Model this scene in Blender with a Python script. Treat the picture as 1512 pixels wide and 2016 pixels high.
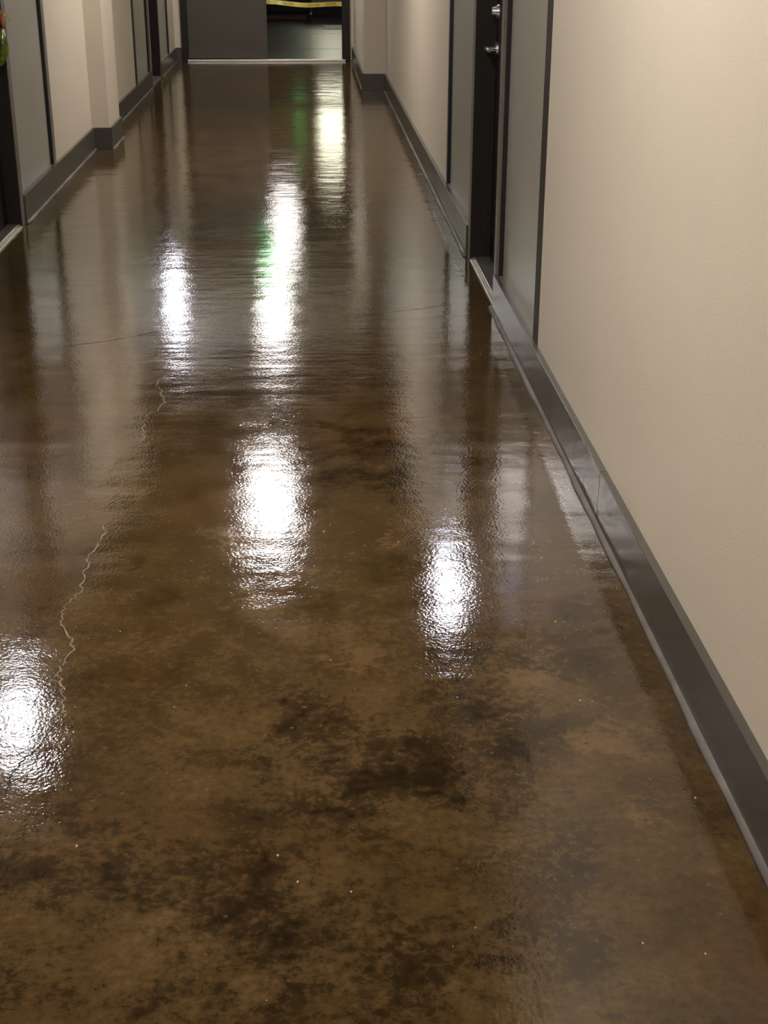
import bpy, bmesh, math, random
from mathutils import Vector, Matrix
random.seed(7)
for o in list(bpy.data.objects): bpy.data.objects.remove(o, do_unlink=True)
S = bpy.context.scene
COL = S.collection

# ---------------------------------------------------------------- camera
# corridor runs along +Y, X to the right, Z up, floor at Z = 0; image 1512 x 2016
F_PX = 2729.0
VP = (597.0, -148.0)        # vanishing point of the corridor
VV = (740.0, 7450.0)        # vanishing point of the verticals
def cam_axes():
    y = Vector((VP[0]-756, -(VP[1]-1008), -F_PX)).normalized()
    d = Vector((VV[0]-756, -(VV[1]-1008), -F_PX)).normalized()
    z = -(d - y*d.dot(y)); z.normalize()
    x = y.cross(z)
    return x, y, z
ax, ay, az = cam_axes()
R = Matrix((ax, ay, az))     # camera vector -> world vector
cam_data = bpy.data.cameras.new('camera')
cam = bpy.data.objects.new('camera', cam_data); COL.objects.link(cam)
cam_data.sensor_fit = 'VERTICAL'; cam_data.sensor_height = 36.0
cam_data.lens = F_PX/2016*36.0
cam_data.clip_start = 0.05; cam_data.clip_end = 200
cam.matrix_world = Matrix.Translation((0, 0, 1.5)) @ R.to_4x4()
S.camera = cam

# ---------------------------------------------------------------- world, exposure
w = bpy.data.worlds.new('world'); S.world = w; w.use_nodes = True
w.node_tree.nodes['Background'].inputs[0].default_value = (0.9, 0.92, 1.0, 1)
w.node_tree.nodes['Background'].inputs[1].default_value = 0.0
S.view_settings.view_transform = 'Standard'
S.view_settings.look = 'None'
S.view_settings.gamma = 1.0
S.view_settings.use_curve_mapping = False
S.view_settings.exposure = 0.42
S.cycles.use_denoising = True
S.cycles.max_bounces = 8
S.cycles.diffuse_bounces = 4
S.cycles.glossy_bounces = 5
S.cycles.use_adaptive_sampling = True
S.cycles.adaptive_threshold = 0.03
S.cycles.sample_clamp_indirect = 12.0
S.cycles.caustics_reflective = True
# lamp radiances (the fixtures themselves are built further down)
L_CEIL, L_WALL, L_ROOM, L_FAR, L_SIGN = 68.0, 34.0, 13.0, 9.5, 7.0
C_WARM, C_COOL, C_FAR = (0.98, 0.905, 0.86), (0.86, 0.88, 1.0), (1.0, 0.97, 0.72)

# ---------------------------------------------------------------- helpers
def mat(name, col, rough=0.5, metal=0.0, spec=0.5, var=0.0, scale=8.0, bump=0.0, bscale=200.0, **kw):
    m = bpy.data.materials.new(name); m.use_nodes = True
    nt = m.node_tree; b = nt.nodes['Principled BSDF']
    b.inputs['Base Color'].default_value = (*col, 1)
    b.inputs['Roughness'].default_value = rough
    b.inputs['Metallic'].default_value = metal
    b.inputs['Specular IOR Level'].default_value = spec
    for k, v in kw.items(): b.inputs[k.replace('_', ' ')].default_value = v
    tc = nt.nodes.new('ShaderNodeTexCoord')
    if var > 0:
        n = nt.nodes.new('ShaderNodeTexNoise'); n.inputs['Scale'].default_value = scale; n.inputs['Detail'].default_value = 6
        nt.links.new(tc.outputs['Object'], n.inputs['Vector'])
        r = nt.nodes.new('ShaderNodeValToRGB')
        r.color_ramp.elements[0].position = .3; r.color_ramp.elements[1].position = .7
        r.color_ramp.elements[0].color = (*[c*(1-var) for c in col], 1)
        r.color_ramp.elements[1].color = (*[min(1, c*(1+var)) for c in col], 1)
        nt.links.new(n.outputs['Fac'], r.inputs['Fac']); nt.links.new(r.outputs['Color'], b.inputs['Base Color'])
    if bump > 0:
        n = nt.nodes.new('ShaderNodeTexNoise'); n.inputs['Scale'].default_value = bscale; n.inputs['Detail'].default_value = 3
        nt.links.new(tc.outputs['Object'], n.inputs['Vector'])
        bp = nt.nodes.new('ShaderNodeBump'); bp.inputs['Distance'].default_value = bump
        nt.links.new(n.outputs['Fac'], bp.inputs['Height']); nt.links.new(bp.outputs['Normal'], b.inputs['Normal'])
    return m
def emit(name, col, strength):
    m = bpy.data.materials.new(name); m.use_nodes = True
    nt = m.node_tree; b = nt.nodes['Principled BSDF']
    b.inputs['Base Color'].default_value = (.8, .8, .8, 1)
    b.inputs['Emission Color'].default_value = (*col, 1); b.inputs['Emission Strength'].default_value = strength
    return m
def box(bm, x0, x1, y0, y1, z0, z1, bev=0.0):
    x0, x1 = sorted((x0, x1)); y0, y1 = sorted((y0, y1)); z0, z1 = sorted((z0, z1))
    v = [bm.verts.new(p) for p in ((x0,y0,z0),(x1,y0,z0),(x1,y1,z0),(x0,y1,z0),(x0,y0,z1),(x1,y0,z1),(x1,y1,z1),(x0,y1,z1))]
    fs = [bm.faces.new([v[i] for i in q]) for q in ((0,3,2,1),(4,5,6,7),(0,1,5,4),(1,2,6,5),(2,3,7,6),(3,0,4,7))]
    if bev > 0:
        es = {e for f in fs for e in f.edges}
        bmesh.ops.bevel(bm, geom=list(es), offset=bev, segments=2, profile=.5, affect='EDGES')
    return bm
def cyl(bm, c, axis, r0, r1, L, n=24):
    """capped cone of length L from c along axis ('x','y','z' or a vector)"""
    a = {'x': Vector((1,0,0)), 'y': Vector((0,1,0)), 'z': Vector((0,0,1))}.get(axis, axis) if isinstance(axis, str) else Vector(axis).normalized()
    u = a.orthogonal().normalized(); v = a.cross(u); c = Vector(c)
    A = [bm.verts.new(c + (u*math.cos(t)+v*math.sin(t))*r0) for t in [2*math.pi*i/n for i in range(n)]]
    B = [bm.verts.new(c + a*L + (u*math.cos(t)+v*math.sin(t))*r1) for t in [2*math.pi*i/n for i in range(n)]]
    for i in range(n): bm.faces.new((A[i], A[(i+1) % n], B[(i+1) % n], B[i]))
    bm.faces.new(A[::-1]); bm.faces.new(B)
def obj(name, bm, m, parent=None, smooth=False):
    me = bpy.data.meshes.new(name); bmesh.ops.recalc_face_normals(bm, faces=bm.faces); bm.to_mesh(me); bm.free()
    me.materials.append(m)
    if smooth: me.shade_smooth()
    o = bpy.data.objects.new(name, me); COL.objects.link(o)
    if parent: o.parent = parent
    return o
def bx(name, m, *d, parent=None, bev=0.0):
    return obj(name, box(bmesh.new(), *d, bev), m, parent)
def boxes(name, m, lst, parent=None, bev=0.0):
    bm = bmesh.new()
    for d in lst: box(bm, *d, bev)
    return obj(name, bm, m, parent)
def tag(o, label, cat=None, group=None, kind=None):
    o['label'] = label
    if cat: o['category'] = cat
    if group: o['group'] = group
    if kind: o['kind'] = kind
    return o
def struct(o, label):
    o['kind'] = 'structure'; o['label'] = label; return o
def empty(name, loc=(0, 0, 0)):
    o = bpy.data.objects.new(name, None); COL.objects.link(o); o.location = loc; o.empty_display_size = .1
    return o

# ---------------------------------------------------------------- materials
M = {}
M['wall'] = mat('beige_paint', (0.64, 0.578, 0.468), .42, spec=.35, var=.02, scale=1.5, bump=.0009, bscale=240)
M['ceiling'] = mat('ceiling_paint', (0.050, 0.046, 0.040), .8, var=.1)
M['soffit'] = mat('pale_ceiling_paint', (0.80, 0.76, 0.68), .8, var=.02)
M['base'] = mat('grey_base_gloss', (0.076, 0.069, 0.057), .26, spec=.45, var=.08, scale=3, bump=.0006, bscale=18)
M['shoe'] = mat('grey_caulk_strip', (0.13, 0.115, 0.10), .4, var=.25, scale=14, bump=.001, bscale=40)
M['post'] = mat('taupe_metal_frame', (0.17, 0.15, 0.12), .38, spec=.5, var=.06)
M['trim'] = mat('dark_bronze_trim', (0.022, 0.017, 0.012), .5, spec=.3, var=.1)
M['shade_joint_strip'] = mat('black_shade_and_joint', (0.008, 0.006, 0.006), .6, var=.1)  # black for painted shade in the sidelight reveals; floor joints share it
M['pane'] = mat('frosted_glass', (0.37, 0.355, 0.30), .30, spec=.5, var=.03, scale=2)
M['door'] = mat('dark_brown_door', (0.006, 0.005, 0.004), .5, spec=.3, var=.15, scale=5)
M['jamb'] = mat('dark_door_jamb', (0.016, 0.012, 0.008), .5, spec=.4, var=.15, scale=5)
M['leaf'] = mat('charcoal_door_leaf', (0.080, 0.071, 0.057), .5, spec=.4, var=.05, scale=4)
M['steel'] = mat('brushed_steel', (0.62, 0.58, 0.52), .28, metal=1.0, var=.08, scale=30)
M['alu'] = mat('worn_aluminium', (0.54, 0.50, 0.45), .33, metal=1.0, var=.15, scale=25)
M['sill'] = mat('grey_sill', (0.10, 0.09, 0.078), .35, var=.15, scale=12)
M['white'] = mat('white_housing', (0.75, 0.74, 0.70), .5, var=.03)
M['bright_alu'] = mat('threshold_metal', (0.85, 0.80, 0.72), .42, metal=.7, var=.05, scale=20)

def floor_material():
    m = bpy.data.materials.new('stained_concrete'); m.use_nodes = True
    nt = m.node_tree; L = nt.links.new; b = nt.nodes['Principled BSDF']
    tc = nt.nodes.new('ShaderNodeTexCoord')
    def noise(scale, detail=6, rough=.55, dist=0.0, vec=None):
        n = nt.nodes.new('ShaderNodeTexNoise')
        n.inputs['Scale'].default_value = scale; n.inputs['Detail'].default_value = detail
        n.inputs['Roughness'].default_value = rough; n.inputs['Distortion'].default_value = dist
        L(vec or tc.outputs['Object'], n.inputs['Vector']); return n.outputs['Fac']
    def math_(op, a, bv=None, clamp=False):
        n = nt.nodes.new('ShaderNodeMath'); n.operation = op; n.use_clamp = clamp
        for i, v in enumerate((a, bv)):
            if v is None: continue
            if isinstance(v, (int, float)): n.inputs[i].default_value = v
            else: L(v, n.inputs[i])
        return n.outputs[0]
    def ramp(fac, stops):
        r = nt.nodes.new('ShaderNodeValToRGB'); e = r.color_ramp.elements
        while len(e) < len(stops): e.new(.5)
        for i, (p, c) in enumerate(stops): e[i].position = p; e[i].color = (*c, 1) if len(c) == 3 else c
        L(fac, r.inputs['Fac']); return r.outputs['Color']
    def mix(fac, a, bb, mode='MIX'):
        n = nt.nodes.new('ShaderNodeMix'); n.data_type = 'RGBA'; n.blend_type = mode
        if isinstance(fac, (int, float)): n.inputs[0].default_value = fac
        else: L(fac, n.inputs[0])
        for i, v in ((6, a), (7, bb)):
            if isinstance(v, tuple): n.inputs[i].default_value = (*v, 1)
            else: L(v, n.inputs[i])
        return n.outputs[2]
    big = noise(1.1, 5, .6, .4)
    mid = noise(5.5, 9, .66, .2)
    fine = noise(48, 6, .72)
    comb = math_('ADD', math_('MULTIPLY', big, .26), math_('ADD', math_('MULTIPLY', mid, .40), math_('MULTIPLY', fine, .34)))
    col = ramp(comb, [(.31, (.013, .0066, .0015)), (.44, (.050, .0285, .0082)), (.54, (.089, .0540, .0190)), (.70, (.160, .1030, .0450))])
    # a rusty / olive hue drift
    hue = noise(1.9, 4, .5, .2)
    col = mix(math_('MULTIPLY', ramp(hue, [(.52, (0, 0, 0)), (.66, (1, 1, 1))]), .35), col, (.085, .036, .008))
    # stain patches where the dye took unevenly: (x, y, rx, ry)
    warp = nt.nodes.new('ShaderNodeTexNoise'); warp.inputs['Scale'].default_value = 7; warp.inputs['Detail'].default_value = 8; warp.inputs['Roughness'].default_value = .7
    L(tc.outputs['Object'], warp.inputs['Vector'])
    wv = nt.nodes.new('ShaderNodeVectorMath'); wv.operation = 'MULTIPLY_ADD'
    L(warp.outputs['Color'], wv.inputs[0]); wv.inputs[1].default_value = (.22, .30, 0); wv.inputs[2].default_value = (-.11, -.15, 0)
    wp = nt.nodes.new('ShaderNodeVectorMath'); wp.operation = 'ADD'
    L(tc.outputs['Object'], wp.inputs[0]); L(wv.outputs[0], wp.inputs[1])
    def blob(x, y, rx, ry):
        s = nt.nodes.new('ShaderNodeVectorMath'); s.operation = 'SUBTRACT'; L(wp.outputs[0], s.inputs[0]); s.inputs[1].default_value = (x, y, 0)
        k = nt.nodes.new('ShaderNodeVectorMath'); k.operation = 'MULTIPLY'; L(s.outputs[0], k.inputs[0]); k.inputs[1].default_value = (1/rx, 1/ry, 0)
        l = nt.nodes.new('ShaderNodeVectorMath'); l.operation = 'LENGTH'; L(k.outputs[0], l.inputs[0])
        return math_('SUBTRACT', 1.35, l.outputs['Value'], clamp=True)
    def blobs(lst):
        t = None
        for q in lst:
            v = blob(*q); t = v if t is None else math_('MAXIMUM', t, v)
        return t
    dark = blobs(DARK_PATCHES); pale = blobs(PALE_PATCHES)
    nz = math_('ADD', math_('MULTIPLY', math_('SUBTRACT', mid, .5), 4.5), math_('MULTIPLY', math_('SUBTRACT', fine, .5), 3.0))
    dmask = math_('MULTIPLY', math_('SUBTRACT', math_('SUBTRACT', math_('MULTIPLY', dark, 1.0), nz), .30), .95, True)
    dmask = math_('MULTIPLY', dmask, math_('ADD', math_('MULTIPLY', dark, 2.5), .25, True))
    col = mix(math_('MULTIPLY', dmask, .85, True), col, mix(1.0, col, (.25, .23, .21), 'MULTIPLY'))
    pmask = math_('MULTIPLY', math_('MULTIPLY', math_('SUBTRACT', math_('ADD', pale, nz), .50), 1.6, True), math_('ADD', math_('MULTIPLY', pale, 3.0), .12, True))
    col = mix(math_('MULTIPLY', pmask, .5, True), col, (.155, .092, .040))
    # small aggregate flecks
    vor = nt.nodes.new('ShaderNodeTexVoronoi'); vor.inputs['Scale'].default_value = 38; L(tc.outputs['Object'], vor.inputs['Vector'])
    sel = nt.nodes.new('ShaderNodeSeparateColor'); L(vor.outputs['Color'], sel.inputs[0])
    fl = math_('MULTIPLY', math_('LESS_THAN', vor.outputs['Distance'], .16), math_('GREATER_THAN', sel.outputs[0], .93))
    col = mix(math_('MULTIPLY', fl, .5), col, (.14, .10, .055))
    L(col, b.inputs['Base Color'])
    rr = nt.nodes.new('ShaderNodeMapRange'); L(mid, rr.inputs['Value'])
    rr.inputs['From Min'].default_value = .35; rr.inputs['From Max'].default_value = .65
    rr.inputs['To Min'].default_value = .055; rr.inputs['To Max'].default_value = .09
    L(rr.outputs[0], b.inputs['Roughness'])
    b.inputs['IOR'].default_value = 1.68
    # surface: slow trowel waves + orange peel of the clear coat
    mp = nt.nodes.new('ShaderNodeMapping'); mp.inputs['Scale'].default_value = (1, .8, 1); L(tc.outputs['Object'], mp.inputs['Vector'])
    w1 = noise(2.2, 2, .5, 0, mp.outputs[0]); w2 = noise(11, 2, .5); w3 = noise(120, 2, .5)
    mp2 = nt.nodes.new('ShaderNodeMapping'); mp2.inputs['Scale'].default_value = (.35, 1.7, 1); L(tc.outputs['Object'], mp2.inputs['Vector'])
    w4 = noise(4.2, 2, .55, 0, mp2.outputs[0])
    prev = None
    for h, d in ((w1, .0030), (w4, .0016), (w2, .00085), (w3, .00032)):
        bp = nt.nodes.new('ShaderNodeBump'); bp.inputs['Distance'].default_value = d
        L(h, bp.inputs['Height'])
        if prev: L(prev, bp.inputs['Normal'])
        prev = bp.outputs['Normal']
    L(prev, b.inputs['Normal'])
    return m
DARK_PATCHES = [(.18, 3.98, .26, .34), (.15, 2.25, .26, .20), (.36, 2.38, .14, .30), (-.16, 1.88, .22, .16), (.42, 1.85, .05, .35),
                (.02, 1.72, .34, .12), (-.52, 2.02, .25, .14), (.47, 2.70, .16, .12), (.62, 2.9, .10, .10), (-.48, 3.24, .05, .05), (-.02, 2.45, .14, .12), (-.60, 1.72, .2, .1)]
PALE_PATCHES = [(.19, 3.34, .045, .05), (.26, 3.42, .06, .022), (.29, 3.50, .04, .02), (.47, 2.62, .08, .04), (.55, 2.36, .12, .06),
                (.60, 2.14, .07, .06), (.30, 1.98, .09, .04), (.22, 3.18, .03, .03), (.08, 2.72, .10, .05)]
M['floor'] = floor_material()

# ---------------------------------------------------------------- the setting
ZC = 2.75                          # corridor ceiling
XR, XL = 0.785, -1.545             # corridor wall faces
YB, YE = -4.0, 17.40               # corridor ends
BH = 0.155                         # base board height
UH = 2.15                          # height of door / sidelight units

floor = struct(bx('floor', M['floor'], -1.75, .98, YB-.1, YE+.05, -.08, 0), 'glossy mottled brown stained concrete corridor floor')
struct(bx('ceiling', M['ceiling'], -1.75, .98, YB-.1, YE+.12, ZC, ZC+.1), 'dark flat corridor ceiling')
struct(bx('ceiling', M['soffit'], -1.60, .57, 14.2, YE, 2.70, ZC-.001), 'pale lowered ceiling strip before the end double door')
wr = struct(boxes('wall_right', M['wall'], [
    (XR, .98, YB, 4.62, 0, ZC), (XR, .98, 4.62, 7.97, UH, ZC), (XR, .98, 7.97, 14.20, 0, ZC), (.57, .98, 14.20, YE, 0, ZC)]),
    'long beige painted corridor wall on the right')
wl = struct(boxes('wall_left', M['wall'], [
    (-1.75, XL, YB, 6.55, 0, ZC), (-1.75, XL, 6.55, 8.80, UH, ZC), (-1.75, XL, 8.80, 13.20, 0, ZC), (-1.75, XL, 13.20, 16.66, UH, ZC),
    (-1.75, XL, 16.66, YE, 0, ZC), (XL, -1.42, 10.35, 10.95, 0, ZC)]),
    'beige painted corridor wall on the left with a shallow pilaster')
struct(boxes('wall_end', M['wall'], [(-1.75, -1.466, YE, YE+.12, 0, ZC), (.53, .98, YE, YE+.12, 0, ZC), (-1.466, .53, YE, YE+.12, 2.44, ZC)]),
    'beige end wall around the double door')
struct(bx('wall_back', M['wall'], -1.75, .98, YB-.1, YB, 0, ZC), 'beige wall closing the corridor behind the viewpoint')

# baseboards: every length of board is a piece of its own, with its caulk strip
def shoe_strip(parent, x, s, y0, y1):
    """wavy caulk / shoe strip at the foot of a board; s = direction into the corridor"""
    bm = bmesh.new(); n = max(2, int((y1-y0)/.12)); rows = []
    for i in range(n+1):
        y = y0 + (y1-y0)*i/n; j = .0022*math.sin(i*1.7)+.0015*math.sin(i*.61+1)
        d = .012+j
        rows.append([bm.verts.new((x-s*.002, y, .0002)), bm.verts.new((x+s*d, y, .0002)), bm.verts.new((x+s*d*.75, y, .007)), bm.verts.new((x-s*.002, y, .014))])
    for a, b_ in zip(rows, rows[1:]):
        for k in range(3): bm.faces.new((a[k], a[k+1], b_[k+1], b_[k]))
    bm.faces.new(rows[0]); bm.faces.new(rows[-1][::-1])
    return obj('shoe_strip', bm, M['shoe'], parent, True)
def baseboard(name, label, boards, shoes):
    root = struct(empty(name), label)
    for d in boards: bx('board', M['base'], *d, 0.0, BH, parent=root, bev=.0015)
    for q in shoes: shoe_strip(root, *q)
    return root
g = .0012
baseboard('baseboard_right', 'glossy dark grey baseboard along the right wall', [
    (.765, XR, YB, 3.42-g), (.765, XR, 3.42+g, 5.69-g), (.765, XR, 6.73+g, 9.47-g), (.765, XR, 9.47+g, 14.18),
    (.55, XR, 14.18, 14.20), (.55, .57, 14.20+g, YE)],
    [(.765, -1, YB, 5.74), (.765, -1, 6.73, 14.17), (.55, -1, 14.19, YE)])
baseboard('baseboard_left', 'glossy dark grey baseboard along the left wall', [
    (XL, -1.525, YB, 6.55-g), (XL, -1.525, 7.63+g, 10.33), (XL, -1.40, 10.33, 10.35), (-1.42, -1.40, 10.35+g, 10.95), (XL, -1.40, 10.95, 10.97),
    (XL, -1.525, 10.97+g, 14.48-g), (XL, -1.525, 15.52+g, YE-.02), (XL, -1.466, YE-.02, YE)],
    [(-1.525, 1, 7.63, 10.33), (-1.40, 1, 10.33, 10.97), (-1.525, 1, 10.97, 14.48), (-1.525, 1, 15.52, YE-.02), (-1.525, 1, YB, 6.55)])

# door recesses with sidelights.  s = +1: right wall (depth grows with +X), -1: left wall
def sidelight(name, label, xw, s, y0, y1, near_trim, far_trim):
    """frosted pane set 2 cm behind the wall face, on a low sill above the base"""
    r = struct(empty(name, (0, 0, 0)), label)
    a = y0
    if near_trim:
        bx('edge_trim', M['trim'], xw+s*.001, xw+s*.06, y0, y0+near_trim, BH-.005, UH, parent=r, bev=.001); a = y0+near_trim
    b_ = y1
    if far_trim:
        bx('edge_trim', M['post'], xw-s*.001, xw+s*.09, y1-far_trim, y1, BH-.005, UH, parent=r, bev=.001); b_ = y1-far_trim
    bx('sill', M['post'], xw+s*.001, xw+s*.09, y0, y1, 0, BH-.004, parent=r)
    p = bx('pane', M['pane'], xw+s*.020, xw+s*.030, a, b_, BH-.004, UH, parent=r)
    bx('shade_joint_strip', M['shade_joint_strip'], xw+s*.002, xw+s*.020, b_-.012, b_, BH-.004, UH, parent=p)  # dark strip that paints shade onto the far reveal of the pane
    return r
def door_unit(n, label, xw, s, y0, y1, post_n, post_f, depth, xf, latch_far=True):
    """dark flush door recessed behind its jambs; posts run to the floor"""
    r = struct(empty('door_%d' % n), label)
    leaf = xw+s*depth
    bx('door_leaf', M['door'], leaf, leaf+s*.045, y0-.004, y1+.004, .022, UH-.06, parent=r)
    for a, b_ in ((y0-post_n, y0), (y1, y1+post_f)):
        bx('post', M['post'], xf, xw+s*.004, a, b_, 0, UH, parent=r, bev=.0012)
        bx('jamb', M['jamb'], xw+s*.004, leaf+s*.05, a if b_ == y0 else b_-.03, b_ if b_ == y0 else b_, 0, UH, parent=r) if False else None
    bx('jamb', M['jamb'], xw+s*.004, leaf+s*.05, y0-.035, y0, 0, UH, parent=r)
    bx('jamb', M['jamb'], xw-s*.008, leaf+s*.05, y1-.006, y1+.035, 0, UH, parent=r)
    bx('door_stop', M['jamb'], leaf-s*.013, leaf, y1-.018, y1-.006, .02, UH-.06, parent=r)
    bx('head', M['jamb'], xf, leaf+s*.05, y0, y1, UH-.06, UH, parent=r)
    t = bx('threshold', M['sill'], xf+s*.022, leaf+s*.045, y0+.001, y1-.007, 0, .020, parent=r, bev=.002)
    bm = bmesh.new()      # sloped ribbed metal nosing in front of the sill
    X = [xf+s*.000, xf+s*.003, xf+s*.022]
    ys = (y0+.001, y1-.007)
    v = [[bm.verts.new((x, y, z)) for x, z in zip(X, (.0005, .006, .021))] + [bm.verts.new((X[2], y, .0005))] for y in ys]
    for k in range(3): bm.faces.new((v[0][k], v[0][k+1], v[1][k+1], v[1][k]))
    bm.faces.new(v[0]); bm.faces.new(v[1][::-1])
    nose = obj('nosing', bm, M['alu'], r)
    for k in range(3):
        x = X[1]+(X[2]-X[1])*(.25+.25*k); z = .006+.015*(.25+.25*k)
        bx('rib', M['steel'], x-.0016, x+.0016, ys[0], ys[1], z-.002, z+.0022, parent=nose)
    # lever and deadbolt on the latch side
    yl = y1-.075 if latch_far else y0+.075
    d = -1 if latch_far else 1
    h = empty('lever_handle'); h.parent = r
    bm = bmesh.new(); cyl(bm, (leaf, yl, .985), (-s, 0, 0), .031, .029, .010); obj('rose', bm, M['steel'], h, False)
    bm = bmesh.new(); cyl(bm, (leaf-s*.010, yl, .985), (-s, 0, 0), .010, .010, .046, 16)
    cyl(bm, (leaf-s*.050, yl+.012*-d, .985), (0, d, 0), .0105, .0085, .125, 16)
    cyl(bm, (leaf-s*.050, yl+.112*d, .985), (s, 0, 0), .0085, .007, .030, 16); obj('lever', bm, M['steel'], h, False)
    b = empty('deadbolt'); b.parent = r
    bm = bmesh.new(); cyl(bm, (leaf, yl, 1.145), (-s, 0, 0), .033, .030, .012); obj('rose', bm, M['steel'], b)
    bm = bmesh.new(); cyl(bm, (leaf-s*.012, yl, 1.145), (-s, 0, 0), .024, .019, .020); obj('cylinder', bm, M['steel'], b)
    return r
door_unit(1, 'dark brown recessed door with steel lever and deadbolt in the right wall', XR, 1, 5.75, 6.65, .06, .08, .085, .775)
sidelight('window_1', 'frosted grey sidelight nearest on the right wall', XR, 1, 4.62, 5.69, .12, 0)
sidelight('window_2', 'frosted grey sidelight beyond the right-hand door', XR, 1, 6.73, 7.97, 0, .02)
door_unit(2, 'dark recessed door at the left edge, nearest on the left wall', XL, -1, 6.65, 7.55, .10, .08, .065, -1.533)
sidelight('window_3', 'frosted grey sidelight nearest on the left wall', XL, -1, 7.63, 8.80, 0, .08)
door_unit(3, 'dark recessed door far along the left wall', XL, -1, 14.58, 15.46, .10, .06, .085, -1.533)
sidelight('window_4', 'frosted grey sidelight before the far left door', XL, -1, 13.20, 14.48, .18, 0)
sidelight('window_5', 'frosted grey sidelight beyond the far left door', XL, -1, 15.52, 16.66, 0, .03)

# end double door
dd = struct(empty('door_4', (0, YE, 0)), 'charcoal double door at the corridor end with its right leaf swung open')
def dpart(name, m, *d, parent=dd, bev=.0):
    o = bx(name, m, *d, parent=parent, bev=bev); o.matrix_parent_inverse = dd.matrix_world.inverted() if parent == dd else Matrix(); return o
bpy.context.view_layer.update()
dpart('door_leaf', M['leaf'], -1.388, -.452, YE+.02, YE+.065, .034, 2.40, bev=.002)
dpart('frame_jamb', M['trim'], -1.466, -1.392, YE-.03, YE+.12, 0, 2.44, bev=.003)
dpart('frame_jamb', M['trim'], .437, .53, YE-.03, YE+.12, 0, 2.44, bev=.003)
dpart('frame_head', M['trim'], -1.392, .437, YE-.03, YE+.12, 2.40, 2.44)
th = dpart('threshold', M['bright_alu'], -1.40, .475, YE-.055, YE+.02, .0, .020, bev=.004)
ol = obj('door_leaf', box(bmesh.new(), 0, .045, 0, .92, .034, 2.40, .002), M['leaf'], dd)
ol.matrix_parent_inverse = dd.matrix_world.inverted(); ol.location = (.440, YE+.125, 0); ol.rotation_euler = (0, 0, -math.radians(9))

# the room beyond the double door
M['floor2'] = mat('grey_concrete', (0.046, 0.041, 0.034), .27, spec=.5, var=.25, scale=2.5, bump=.0006, bscale=6)
M['dim_wall'] = mat('grey_wall', (0.16, 0.155, 0.14), .7, var=.05)
f2 = struct(bx('floor', M['floor2'], -4.0, 4.0, YE+.05, 34, -.08, 0), 'dim grey concrete floor of the room beyond the double door')
for y in (19.15, 21.9): bx('floor_joint', M['shade_joint_strip'], -3.9, 3.9, y-.006, y+.006, 0, .0012, parent=f2)
struct(boxes('wall_room', M['dim_wall'], [(-4.1, -4, YE+.05, 34, 0, 2.9), (4, 4.1, YE+.05, 34, 0, 2.9), (-4.1, 4.1, 34, 34.1, 0, 2.9),
    (-4.1, -1.75, YE+.0, YE+.12, 0, 2.9), (.98, 4.1, YE, YE+.12, 0, 2.9), (-1.75, .98, YE+.121, YE+.16, 2.46, 2.9)]), 'dim grey walls of the room beyond the double door')
struct(bx('ceiling', M['dim_wall'], -4.1, 4.1, YE+.121, 34.1, 2.9, 3.0), 'ceiling of the room beyond the double door')

# ---------------------------------------------------------------- things in the room beyond
M['black'] = mat('black_laminate', (0.004, 0.004, 0.004), .55, var=.1)
M['counter'] = mat('grey_green_panel', (0.28, 0.28, 0.25), .5, var=.06)
M['brown_mat'] = mat('brown_carpet', (0.20, 0.10, 0.045), .95, var=.25, scale=60)
M['pale_mat'] = mat('pale_grey_rubber', (0.65, 0.62, 0.53), .8, var=.1, scale=30)
c = tag(empty('black_cabinet', (-.55, 26.75, 0)), 'low black cabinet on the floor beyond the open end door', 'cabinet')
def local(o, root):
    o.parent = root; o.matrix_parent_inverse = Matrix.Translation(-root.location); return o
local(bx('body', M['black'], -1.22, .12, 26.5, 27.0, .05, .95, bev=.004), c)
local(bx('plinth', M['black'], -1.19, .09, 26.55, 26.96, 0, .05), c)
for k in range(2):
    d_ = local(bx('cabinet_door', M['black'], -1.20+.66*k, -.56+.66*k, 26.482, 26.5, .07, .92, bev=.003), c)
c2 = tag(empty('reception_counter', (.95, 26.9, 0)), 'grey-green counter front with a dark kick board beyond the open door', 'counter')
local(bx('front_panel', M['counter'], .125, 2.2, 26.45, 27.0, .21, 1.05, bev=.004), c2)
local(bx('kick_board', M['jamb'], .125, 2.2, 26.50, 26.95, 0, .21), c2)
local(bx('worktop', M['counter'], .13, 2.25, 26.40, 27.05, 1.05, 1.09, bev=.005), c2)
tag(bx('floor_mat', M['brown_mat'], -1.25, .02, 25.55, 26.42, 0, .012, bev=.004), 'brown floor mat in front of the black cabinet', 'mat')
tag(bx('floor_mat', M['pale_mat'], .30, 1.15, 22.85, 23.70, 0, .012, bev=.004), 'small pale grey floor mat seen at the right of the open doorway', 'mat')

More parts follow.
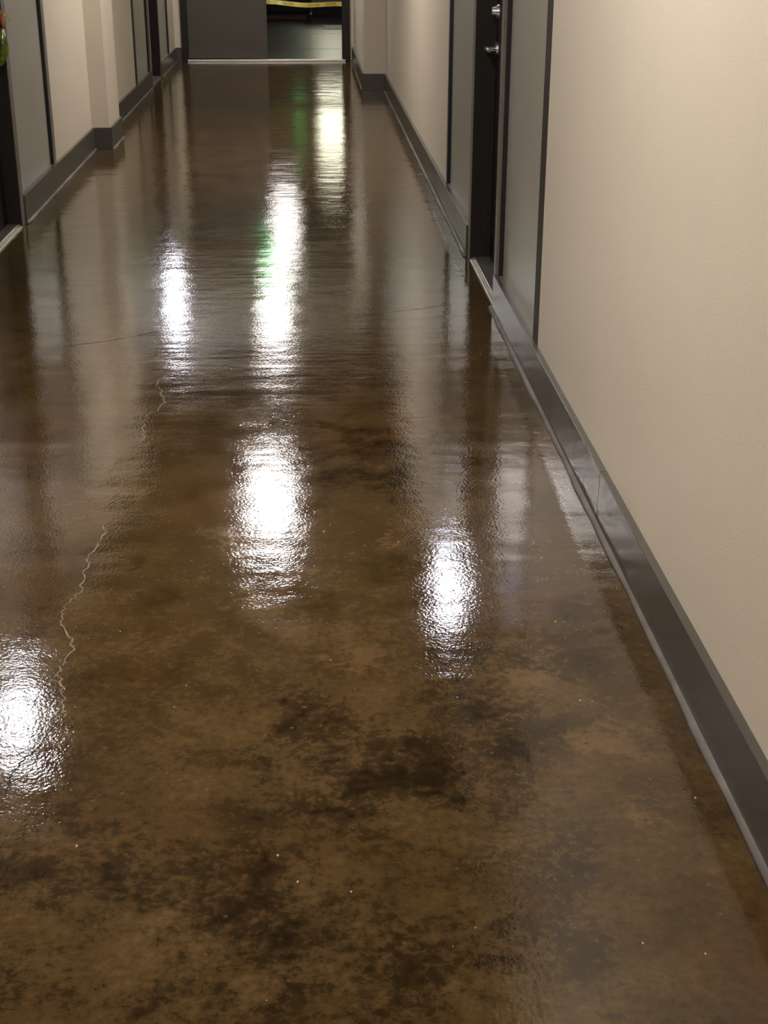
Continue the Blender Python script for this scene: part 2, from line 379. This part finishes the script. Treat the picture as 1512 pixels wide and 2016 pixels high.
# caution tape across the open leaf
def tape():
    root = tag(empty('caution_tape', (0, YE+.09, .6)), 'yellow caution tape strung low across the open end doorway', 'tape')
    M['tape'] = mat('yellow_tape', (0.72, 0.62, 0.13), .35, var=.12, scale=9)
    M['ink'] = mat('tape_ink', (0.05, 0.045, 0.01), .5, var=.1)
    n = 44; x0, x1 = -.452, .437
    def pt(t, v, off=0.0):
        x = x0+(x1-x0)*t
        z = .664-.030*t-.020*math.sin(math.pi*min(1, t*1.05))+.004*math.sin(t*9)
        tw = .25*math.sin(t*5.3+.5)+.35*math.exp(-((t-.12)/.06)**2)
        return Vector((x, YE+.085-off*math.cos(tw)+v*math.sin(tw), z+v*math.cos(tw)))
    bm = bmesh.new(); hw = .026; th_ = .0006; rows = []
    for i in range(n+1):
        t = i/n
        rows.append([bm.verts.new(pt(t, -hw, th_)), bm.verts.new(pt(t, hw, th_)), bm.verts.new(pt(t, hw, -th_)), bm.verts.new(pt(t, -hw, -th_))])
    for a, b_ in zip(rows, rows[1:]):
        for k in range(4): bm.faces.new((a[k], a[(k+1) % 4], b_[(k+1) % 4], b_[k]))
    bm.faces.new(rows[0]); bm.faces.new(rows[-1][::-1])
    local(obj('tape_band', bm, M['tape'], None, False), root)
    for t0, t1 in ((.00, .150), (.215, .365), (.55, .70), (.78, .93)):
        cu = bpy.data.curves.new('lettering', 'FONT'); cu.body = 'CAUTION'; cu.size = 1.0; cu.align_x = 'LEFT'
        to = bpy.data.objects.new('lettering_tmp', cu); COL.objects.link(to)
        bpy.context.view_layer.update()
        me = bpy.data.meshes.new_from_object(to.evaluated_get(bpy.context.evaluated_depsgraph_get()))
        bpy.data.objects.remove(to, do_unlink=True); bpy.data.curves.remove(cu)
        xs = [v.co.x for v in me.vertices]; ys = [v.co.y for v in me.vertices]
        a, b_, c_, d_ = min(xs), max(xs), min(ys), max(ys)
        for v in me.vertices:
            v.co = pt(t0+(t1-t0)*(v.co.x-a)/(b_-a), -.016+.032*(v.co.y-c_)/(d_-c_), .0014)
        me.materials.clear(); me.materials.append(M['ink'])
        lo = bpy.data.objects.new('lettering', me); COL.objects.link(lo); local(lo, root)
tape()

# ---------------------------------------------------------------- lamps
def ceiling_light(x, y, z, w_, l_, col, L, label, group=None):
    """shallow surface-mounted troffer, longer along the corridor"""
    root = tag(empty('ceiling_light', (x, y, z)), label, 'ceiling light', group)
    obj('housing', box(bmesh.new(), -w_/2-.025, w_/2+.025, -l_/2-.025, l_/2+.025, -.035, 0, .004), M['white'], root)
    obj('diffuser', box(bmesh.new(), -w_/2, w_/2, -l_/2, l_/2, -.060, -.036, .010), emit('lamp_glow', col, L), root)
    for s_ in (-1, 1):
        obj('end_cap', box(bmesh.new(), -w_/2-.012, w_/2+.012, s_*(l_/2+.001), s_*(l_/2+.02), -.064, -.034, .003), M['white'], root)
    return root
for y, lb in ((10.05, 'long warm white ceiling light nearest ahead over the corridor'), (15.55, 'long warm white ceiling light just before the end double door'),
              (3.0, 'long warm white fill light added above the near stretch of floor'), (-1.6, 'long warm white fill light added behind the viewpoint')):  # these two are added fill lamps, out of view, to brighten the near walls
    ceiling_light(-.34 if y < 15 else -.41, y, ZC if y < 14 else 2.70, .25 if y < 14 else .22, .85, C_WARM, L_CEIL*(.62 if y > 14 else 1.0), lb, 'corridor ceiling lights')
ceiling_light(-.36, 21.3, 2.9, .34, 1.8, C_WARM, L_ROOM, 'long warm ceiling light inside the room beyond the end door')
def wall_lamp(x, y, z, s, label):
    """half-cylinder wall light; s = direction into the corridor"""
    root = tag(empty('wall_lamp', (x, y, z)), label, 'wall lamp', 'cool white wall lamps')
    bm = bmesh.new(); box(bm, 0, s*.018, -.10, .10, -.20, .20, .004); obj('backplate', bm, M['white'], root)
    bm = bmesh.new(); n = 16; hh = .16
    A = [bm.verts.new((s*(.018+.085*math.sin(math.pi*i/n)), -.12*math.cos(math.pi*i/n), -hh)) for i in range(n+1)]
    B = [bm.verts.new((v.co.x, v.co.y, hh)) for v in A]
    for i in range(n): bm.faces.new((A[i], A[i+1], B[i+1], B[i]))
    bm.faces.new(A[::-1]); bm.faces.new(B); bm.faces.new((A[0], B[0], B[-1], A[-1]))
    obj('diffuser', bm, emit('cool_lamp_glow', C_COOL, L_WALL), root)
    for z_ in (-hh-.012, hh):
        bm = bmesh.new(); q = [bm.verts.new((s*(.018+.09*math.sin(math.pi*i/n)), -.125*math.cos(math.pi*i/n), z_)) for i in range(n+1)]
        q2 = [bm.verts.new((v.co.x, v.co.y, z_+.012)) for v in q]
        for i in range(n): bm.faces.new((q[i], q[i+1], q2[i+1], q2[i]))
        bm.faces.new(q[::-1]); bm.faces.new(q2); bm.faces.new((q[0], q2[0], q2[-1], q[-1]))
        obj('end_cap', bm, M['white'], root)
wall_lamp(.765, 6.69, 1.74, -1, 'cool white half-round wall lamp on the post of the right-hand door')
wall_lamp(XL, 6.15, 2.15, 1, 'cool white half-round wall lamp on the left wall before the nearest left door')
wall_lamp(XL, 15.2, 2.36, 1, 'cool white half-round wall lamp above the far left door')

def exit_sign(x, y, z, label, strength):
    root = tag(empty('exit_sign', (x, y, z)), label, 'exit sign', 'green lit signs')
    bm = bmesh.new(); box(bm, -.14, .14, -.03, .03, -.10, .10, .006); obj('housing', bm, M['white'], root)
    bm = bmesh.new(); box(bm, -.125, .125, -.034, -.029, -.085, .085, .001); obj('lit_face', bm, emit('green_glow', (.02, .85, .16), strength), root)
    bm = bmesh.new(); cyl(bm, (0, 0, .10), 'z', .012, .012, .02); obj('bracket', bm, M['white'], root)
exit_sign(-.46, YE-.06, 2.575, 'green lit exit sign over the end double door', L_SIGN)
exit_sign(-.16, 31.4, 2.55, 'green lit exit sign deep inside the room beyond', L_SIGN*.16)
sl = tag(empty('strip_light', (.60, 30.8, 2.62)), 'pale yellow strip light hanging deep inside the room beyond', 'ceiling light')
obj('housing', box(bmesh.new(), -.36, .36, -1.3, 1.3, 0, .05, .006), M['white'], sl)
obj('diffuser', box(bmesh.new(), -.33, .33, -1.25, 1.25, -.05, .0, .012), emit('yellow_glow', C_FAR, L_FAR), sl)
for y in (-1, 1):
    bm = bmesh.new(); cyl(bm, (0, y, .05), 'z', .006, .006, .23, 10); obj('hanger', bm, M['white'], sl)

# ---------------------------------------------------------------- ornament hanging at the left door
def ornament():
    root = tag(empty('hanging_ornament', (-1.512, 7.40, .85)), 'glossy yellow-green leaf-shaped ornament on an orange cord at the left door', 'ornament')
    M['green'] = mat('green_gloss', (0.13, 0.17, 0.012), .12, spec=.7, var=.75, scale=14)
    M['orange'] = mat('orange_cord', (0.42, 0.12, 0.035), .5, var=.15, scale=30)
    M['yellow'] = mat('pale_yellow_tag', (0.52, 0.47, 0.16), .35, var=.15, scale=30)
    bm = bmesh.new(); n, m_ = 18, 20
    prof = [(0, .0), (.04, .012), (.12, .026), (.28, .040), (.45, .043), (.62, .036), (.78, .022), (.9, .010), (1, .003)]
    H_ = .205; rings = []
    for t, r in prof:
        rings.append([bm.verts.new((r*.85*math.cos(2*math.pi*i/m_), r*.6*math.sin(2*math.pi*i/m_), t*H_-.012)) for i in range(m_)])
    for a, b_ in zip(rings, rings[1:]):
        for i in range(m_): bm.faces.new((a[i], a[(i+1) % m_], b_[(i+1) % m_], b_[i]))
    bm.faces.new(rings[0][::-1]); bm.faces.new(rings[-1])
    b = obj('leaf_body', bm, M['green'], root, True); b.rotation_euler = (0, math.radians(10), 0); b.location = (-.025, 0, 0)
    bm = bmesh.new(); cyl(bm, (.008, 0, .168), Vector((-.06, 0, 1)), .008, .011, .06, 12); cyl(bm, (.0046, 0, .226), Vector((-.32, .1, 1)), .011, .004, .05, 12)
    obj('cord', bm, M['orange'], root, True)
    bm = bmesh.new(); pts = [(.008, .232), (.022, .246), (.040, .240), (.050, .222), (.049, .205), (.040, .203), (.036, .218), (.022, .226)]
    A = [bm.verts.new((x, -.003, z)) for x, z in pts]; B = [bm.verts.new((x, .003, z)) for x, z in pts]
    bm.faces.new(A); bm.faces.new(B[::-1])
    for i in range(len(A)): bm.faces.new((A[i], A[(i+1) % len(A)], B[(i+1) % len(A)], B[i]))
    obj('pale_tag', bm, M['yellow'], root)
ornament()

# ---------------------------------------------------------------- cracks and joint in the floor slab
M['crack_pale'] = mat('crack_dust', (0.20, 0.165, 0.12), .8, var=.3, scale=30)
M['crack_dark'] = mat('crack_gap', (0.008, 0.006, 0.004), .8, var=.2, scale=30)
def crack(name, pts, wdt, m, jit=.006, sub=7):
    P = []
    for a, b_ in zip(pts, pts[1:]):
        for i in range(sub):
            t = i/sub; P.append((a[0]+(b_[0]-a[0])*t+random.uniform(-jit, jit), a[1]+(b_[1]-a[1])*t+random.uniform(-jit, jit)))
    P.append(pts[-1])
    bm = bmesh.new(); L_, R_ = [], []
    for i, p in enumerate(P):
        q = P[min(i+1, len(P)-1)]; r = P[max(i-1, 0)]
        d = Vector((q[0]-r[0], q[1]-r[1])).normalized(); nn = Vector((-d.y, d.x)); ww = wdt*random.uniform(.35, 1.2)
        L_.append(bm.verts.new((p[0]+nn.x*ww, p[1]+nn.y*ww, .0003))); R_.append(bm.verts.new((p[0]-nn.x*ww, p[1]-nn.y*ww, .0003)))
    for i in range(len(P)-1): bm.faces.new((L_[i], L_[i+1], R_[i+1], R_[i]))
    return obj(name, bm, m, floor)
crack('crack', [(-.531, 4.85), (-.545, 4.72), (-.515, 4.60), (-.501, 4.53), (-.545, 4.38), (-.555, 4.32), (-.535, 4.24), (-.54, 4.12)], .0032, M['crack_pale'], .009)
crack('crack', [(-.575, 3.50), (-.560, 3.42), (-.581, 3.29), (-.580, 3.20), (-.574, 3.07), (-.600, 3.00), (-.598, 2.94), (-.587, 2.89), (-.556, 2.83), (-.548, 2.78), (-.565, 2.70), (-.548, 2.62), (-.525, 2.52), (-.522, 2.49)], .0022, M['crack_pale'], .006)
crack('crack', [(-.530, 2.47), (-.552, 2.38), (-.575, 2.335), (-.586, 2.29), (-.59, 2.22)], .0022, M['crack_dark'], .004)
crack('crack', [(-.94, 5.235), (-.80, 5.30), (-.70, 5.36), (-.60, 5.45)], .0022, M['crack_dark'], .003)
crack('crack', [(.18, 5.60), (.33, 5.69), (.47, 5.74), (.60, 5.81)], .0020, M['crack_dark'], .003)
crack('crack', [(.24, 4.30), (.33, 4.33), (.44, 4.34)], .0016, M['crack_pale'], .003)
# loose grit
M['grit'] = mat('pale_grit', (0.55, 0.50, 0.40), .5, var=.2, scale=80)
bm = bmesh.new()
spots = [(-.43, 2.05), (-.075, 2.005), (-.04, 1.93), (.55, 2.5), (.70, 2.14), (-.72, 1.62), (.05, 1.90), (-.95, 5.15), (.22, 3.33), (.03, 2.70)]
spots += [(random.uniform(-1.3, .72), random.uniform(1.6, 6.5)) for _ in range(60)]
for i, (x, y) in enumerate(spots):
    r = random.uniform(.0008, .0018) if i > 9 else random.uniform(.0016, .0026)
    bmesh.ops.create_icosphere(bm, subdivisions=1, radius=r, matrix=Matrix.Translation((x, y, r*.6)) @ Matrix.Diagonal((1, 1.3, .7, 1)))
g_ = obj('grit', bm, M['grit'], floor); g_['kind'] = 'stuff'
